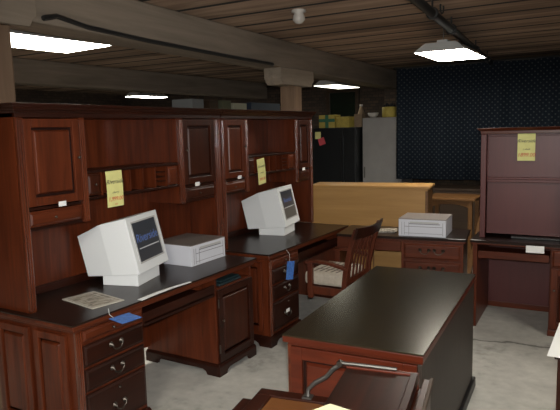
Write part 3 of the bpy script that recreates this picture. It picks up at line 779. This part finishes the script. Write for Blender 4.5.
eh = thing('desk_hutch', 'glossy cherry hutch with a yellow tag on the right computer desk', 'hutch', (-1.043, 5.150, .762), RE)
HW, HH = 1.27, .93
MB().box(-.38, 0, 0, .022, 0, HH - .05).build('side_panel', cherry, eh, bevel=.002)
MB().box(-.38, 0, HW - .022, HW, 0, HH - .05).build('side_panel', cherry, eh, bevel=.002)
MB().box(-.005, .014, 0, .045, 0, HH - .05).build('stile', glossy_red, eh, bevel=.004)
MB().box(-.012, .012, .64, .70, 0, HH - .05).build('stile', glossy_red, eh, bevel=.004)
MB().box(-.06, -.045, .045, .64, .50, HH - .05).build('upper_panel', glossy_red, eh)
MB().box(-.085, -.07, .045, .64, .028, .50).build('lower_panel', glossy_red, eh)
MB().box(-.085, -.03, .045, .64, .475, .50).box(-.085, -.022, .045, .64, .50, .518).build('middle_rail', glossy_red, eh, bevel=.004)
MB().box(-.06, -.032, .045, .055, .518, HH - .06).box(-.06, -.032, .63, .64, .518, HH - .06).box(-.06, -.032, .055, .63, HH - .072, HH - .058).build('panel_moulding', glossy_red, eh, bevel=.003)
MB().box(-.38, -.365, .022, HW - .022, 0, HH - .05).build('back_panel', cherry, eh)
panel_door(eh, -.03, .705, HW - .05, .38, HH - .06, cherry, glossy_red, kn=(.735, .60, .01))
MB().box(-.36, -.03, .70, HW - .022, .35, .37).build('shelf', cherry_y, eh)
m = MB().box(-.38, .016, -.004, HW + .004, HH - .05, HH - .022)
m.hexa([(-.38, -.01, HH - .022), (.022, -.01, HH - .022), (.022, HW + .01, HH - .022), (-.38, HW + .01, HH - .022)],
       [(-.38, -.035, HH), (.05, -.035, HH), (.05, HW + .035, HH), (-.38, HW + .035, HH)])
m.build('crown_moulding', cherry_y, eh, bevel=.003)
sale_tag('yellow price tag on the upper panel of the right hutch', (-.690, 5.170, 1.532), RE, .135, .225,
         [('Riverside', .038, .22, ink_black, .4), ('L-desk', .02, -.08, ink_black, .4), ('1899.00', .042, -.29, ink_red, .2)])

# ------------------------------------------------------------------ cabinet and paper at the right edge
rc = thing('display_cabinet', 'dark cherry cabinet cut off by the right edge under a white sheet', 'cabinet', (-.215, 2.60, 0))
MB().box(.012, .80, .012, .55, .06, .735).build('carcass', door_wood, rc, bevel=.003)
MB().box(0, .82, 0, .57, .735, .757).build('top_board', dark_top, rc, bevel=.005)
MB().box(.0, .81, .0, .56, 0, .06).build('plinth', cherry_x, rc, bevel=.004)
panel_door(rc, 0, .03, .40, .09, .72, door_wood, door_wood, name='door', M=fy(.012))
m = MB()
m.hexa([(-.025, -.03, .7575), (.35, -.03, .7575), (.35, .45, .7575), (-.018, .45, .7575)], [(-.025, -.03, .7585), (.35, -.03, .7585), (.35, .45, .7585), (-.018, .45, .7585)])
tag(m.build('paper_sheet', white_paper, loc=(-.215, 2.60, 0)), 'large white paper sheet on the cabinet at the right edge', 'paper')

# ------------------------------------------------------------------ back of the store
# dotted curtain
m = MB(); cxs, n = [], 90
xa, xb = -2.93, 1.2
def fold(x): return .035 * math.sin(x * 9) + .02 * math.sin(x * 23 + 1)
for k in range(n):
    x0, x1_ = xa + (xb - xa) * k / n, xa + (xb - xa) * (k + 1) / n
    y0_, y1_ = fold(x0), fold(x1_)
    m.hexa([(x0, y0_, .95), (x1_, y1_, .95), (x1_, y1_ + .006, .95), (x0, y0_ + .006, .95)],
           [(x0, y0_ * .5, 2.565), (x1_, y1_ * .5, 2.565), (x1_, y1_ * .5 + .006, 2.565), (x0, y0_ * .5 + .006, 2.565)])
bmesh.ops.remove_doubles(m.bm, verts=m.bm.verts[:], dist=1e-5)
cu = thing('dotted_curtain', 'dark navy curtain with pale dots hanging across the back', 'curtain', (0, 8.45, 0))
m.build('cloth', dots, cu, smooth=True)
MB().tube([(xa - .05, .003, 2.575), (xb + .05, .003, 2.575)], .016, 8).build('curtain_rod', black_iron, cu)

# fridges
fr = thing('refrigerator', 'black upright fridge with notes on its door behind the pine cabinet', 'fridge', (-4.262, 8.3, 0))
MB().box(0, .73, .05, .70, .03, 1.735).build('body', fridge_black, fr, bevel=.004)
MB().box(0.005, .53, 0, .05, .06, 1.73).build('door', fridge_black, fr, bevel=.004)
MB().box(.54, .725, 0.0, .05, .06, 1.73).build('door', fridge_black, fr, bevel=.004)
for x in (.50,): MB().tube([(x, 0, .7), (x, -.035, .72), (x, -.035, 1.55), (x, 0, 1.57)], .008, 8).build('handle', matte_black, fr)
MB().box(.02, .71, .03, .68, 0, .03).build('base_grille', black_iron, fr)
t = thing('paper_note', 'small yellow note stuck on the black fridge', 'note', (-4.165, 8.299, 1.62), 0, 'notes on the black fridge')
MB(FYN).box(-.05, .05, -.055, .055, 0, .002).build('sheet', yellow_paper, t)
t = thing('paper_note', 'small red note stuck on the black fridge below the yellow one', 'note', (-4.10, 8.296, 1.525), 0, 'notes on the black fridge')
MB(FYN @ Matrix.Rotation(math.radians(18), 4, 'Z')).box(-.055, .055, -.055, .055, 0, .002).build('sheet', red_note, t)
gf = thing('storage_cabinet', 'tall plain grey metal cabinet between black fridge and curtain', 'cabinet', (-3.505, 8.51, 0))
MB().box(0, .62, .02, .55, .04, 1.872).build('body', fridge_grey, gf, bevel=.006)
MB().box(.004, .596, 0, .02, .06, 1.868).build('door', fridge_grey, gf, bevel=.004)
MB().box(.02, .58, .04, .58, 0, .04).build('base', black_iron, gf)
MB().box(.03, .045, -.02, 0, .95, 1.12).build('handle', steel, gf, bevel=.003)

def carton(label, x, y, z, w, d, h, mat, rotz=0, strip=None, group='cartons on the black fridge', name='carton'):
    t = thing(name, label, 'box', (x, y, z), rotz, group)
    MB().box(-w / 2, w / 2, -d / 2, d / 2, 0, h).build('box', mat, t, bevel=.003)
    if strip: MB(fy(-d / 2)).box(-w / 2, w / 2, h * .45, h * .7, 0, .0015).box(-.03, .03, 0, h * .45, 0, .0015).box(-.03, .03, h * .7, h, 0, .0015).build('printed_band', strip, t)
    return t
carton('yellow carton with green band on the left of the black fridge', -4.075, 8.55, 1.735, .27, .25, .20, mustard, .05, green)
carton('plain mustard carton in the middle of the black fridge top', -3.785, 8.55, 1.735, .23, .25, .165, mustard, -.1)
carton('brown carton standing upright at the right of the black fridge top', -3.582, 8.60, 1.735, .12, .2, .20, kraft, .1)
t = thing('bottle', 'brown bottle with pale cap behind the cartons on the black fridge', 'bottle', (-3.66, 8.85, 1.735))
MB().lathe([(.05, 0), (.055, .01), (.055, .22), (.03, .29), (.022, .33)], n=14).build('glass', kraft, t, smooth=True)
MB().lathe([(.026, .33), (.026, .36)], n=12).build('cap', porcelain, t)
t = thing('bowl', 'small white bowl on the grey cabinet', 'bowl', (-3.36, 8.6, 1.872))
MB().lathe([(.04, 0), (.07, .03), (.085, .075), (.078, .075), (.03, .02)], n=18).build('shell', porcelain, t, smooth=True)
t = thing('storage_tin', 'yellow tin with dark items sticking out on the grey cabinet', 'tin', (-3.10, 8.6, 1.872))
MB().lathe([(.10, 0), (.11, .005), (.11, .15), (.10, .155)], n=20).build('can', mustard, t, smooth=True)
for k in range(5): MB().box(-.085 + k * .036, -.06 + k * .036, -.02, .02, .15, .19 + .02 * (k % 2)).build('stub', black_iron, t)

# tall cupboards with cartons far behind the left hutches
tc_ = thing('tall_cupboard', 'tall dark cupboard carrying cartons behind the left hutches', 'cupboard', (-5.3, 5.9, 0))
MB().box(0, .55, 0, 2.75, .05, 2.02).build('carcass', dark_brown_wood, tc_, bevel=.004)
for k in range(4): MB().box(.55, .57, .02 + k * .68, .68 + k * .68, .08, 2.0).build('door', dark_brown_wood, tc_, bevel=.004)
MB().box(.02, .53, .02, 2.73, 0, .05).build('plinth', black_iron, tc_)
g = 'cartons on the tall dark cupboard'
for (y, w_, h, mt, lb) in ((6.15, .24, .13, grey_box, 'grey carton at the left end of the row behind the first hutch'),
                            (6.50, .20, .12, dark_brown_wood, 'dark brown carton between the grey and olive cartons behind the hutches'),
                            (6.80, .20, .13, olive_box, 'dull olive carton left of the cream carton behind the hutches'),
                            (7.13, .34, .10, cream_box, 'cream carton behind the hutches between olive and navy cartons'),
                            (7.85, .85, .12, navy_box, 'long navy carton behind the far hutch'),
                            (8.47, .25, .09, kraft, 'small tan carton at the right end of the row by the brown post')):
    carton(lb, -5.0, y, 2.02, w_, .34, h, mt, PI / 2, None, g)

# oak side table and other pieces behind the cross desk
ot = thing('side_table', 'golden oak side table behind the cross desk, below the curtain', 'table', (-1.93, 6.5, 0))
MB().box(0, .56, 0, .45, .895, .925).build('table_top', oak, ot, bevel=.006)
m = MB(fy(.03)); m.prism([(.04, .895), (.04, .80), (.10, .825), (.18, .85), (.28, .855), (.38, .85), (.46, .825), (.52, .80), (.52, .895)], -.02, 0); m.build('apron', oak, ot, bevel=.003)
for x in (.04, .50):
    for y in (.04, .39):
        MB().box(x - .02, x + .025, y - .02, y + .025, 0, .895).build('leg', oak, ot, bevel=.004)
# leaning wooden rack
lr = thing('leaning_board', 'narrow brown board leaning beside the right computer desk', 'board', (-1.30, 6.1, 0))
m = MB(); m.hexa([(-.10, 0, 0), (-.055, 0, 0), (-.055, .03, 0), (-.10, .03, 0)], [(.03, .30, .93), (.075, .30, .93), (.075, .33, .93), (.03, .33, .93)])
m.build('board', oak, lr, bevel=.003)
yb_ = thing('yellow_block', 'yellow padded block standing on the floor beside the cross desk', 'block', (-1.46, 6.15, 0))
MB().box(-.055, .055, -.05, .05, 0, .30).build('pad', mustard, yb_, bevel=.012)
MB().lathe([(.018, .30), (.02, .31), (.02, .33), (.014, .34)], n=10).build('ferrule', steel, yb_)
bk = thing('sideboard', 'dark brown sideboard below the dotted curtain', 'sideboard', (-2.85, 7.85, 0))
MB().box(0, 2.6, 0, .5, .06, .86).build('carcass', dark_brown_wood, bk, bevel=.004)
MB().box(-.02, 2.62, -.02, .5, .86, .89).build('top_board', dark_brown_wood, bk, bevel=.004)
for k in range(4): MB(fy(0)).box(.02 + k * .65, .64 + k * .65, .09, .84, 0, .018).build('door', dark_brown_wood, bk, bevel=.004)
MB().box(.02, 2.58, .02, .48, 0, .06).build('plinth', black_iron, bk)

# ------------------------------------------------------------------ camera (with its flash), world
f, pitch, roll, H, yaw = 584.3, .1277, -.0252, 1.721, .5326
fw = Vector((-math.sin(yaw) * math.cos(pitch), math.cos(yaw) * math.cos(pitch), -math.sin(pitch)))
rt = Vector((math.cos(yaw), math.sin(yaw), 0)); up = rt.cross(fw)
ex = rt * math.cos(roll) + up * math.sin(roll); eu = up * math.cos(roll) - rt * math.sin(roll)
cam = bpy.data.cameras.new('camera'); cam.sensor_width = 36; cam.lens = f * 36 / 560; cam.clip_start = .02
co = bpy.data.objects.new('camera', cam); COL.objects.link(co)
co.matrix_world = Matrix(((ex.x, eu.x, -fw.x, 0), (ex.y, eu.y, -fw.y, 0), (ex.z, eu.z, -fw.z, H), (0, 0, 0, 1)))
scene.camera = co
fl = bpy.data.lights.new('camera flash', 'SPOT'); fl.energy = 420; fl.spot_size = math.radians(84); fl.spot_blend = 1; fl.shadow_soft_size = .03; fl.color = (1, .985, .96)
fo = bpy.data.objects.new('camera_flash', fl); COL.objects.link(fo)
fo.location = Vector((0, 0, H)) + eu * .07 + ex * .02 - fw * .0
fo.rotation_euler = (-fw).to_track_quat('Z', 'Y').to_euler()

wd = bpy.data.worlds.new('world'); scene.world = wd; wd.use_nodes = True
wd.node_tree.nodes['Background'].inputs['Color'].default_value = (.02, .02, .022, 1)
scene.view_settings.view_transform = 'Standard'; scene.view_settings.look = 'None'
scene.view_settings.exposure = 0; scene.view_settings.gamma = 1; scene.view_settings.use_curve_mapping = False
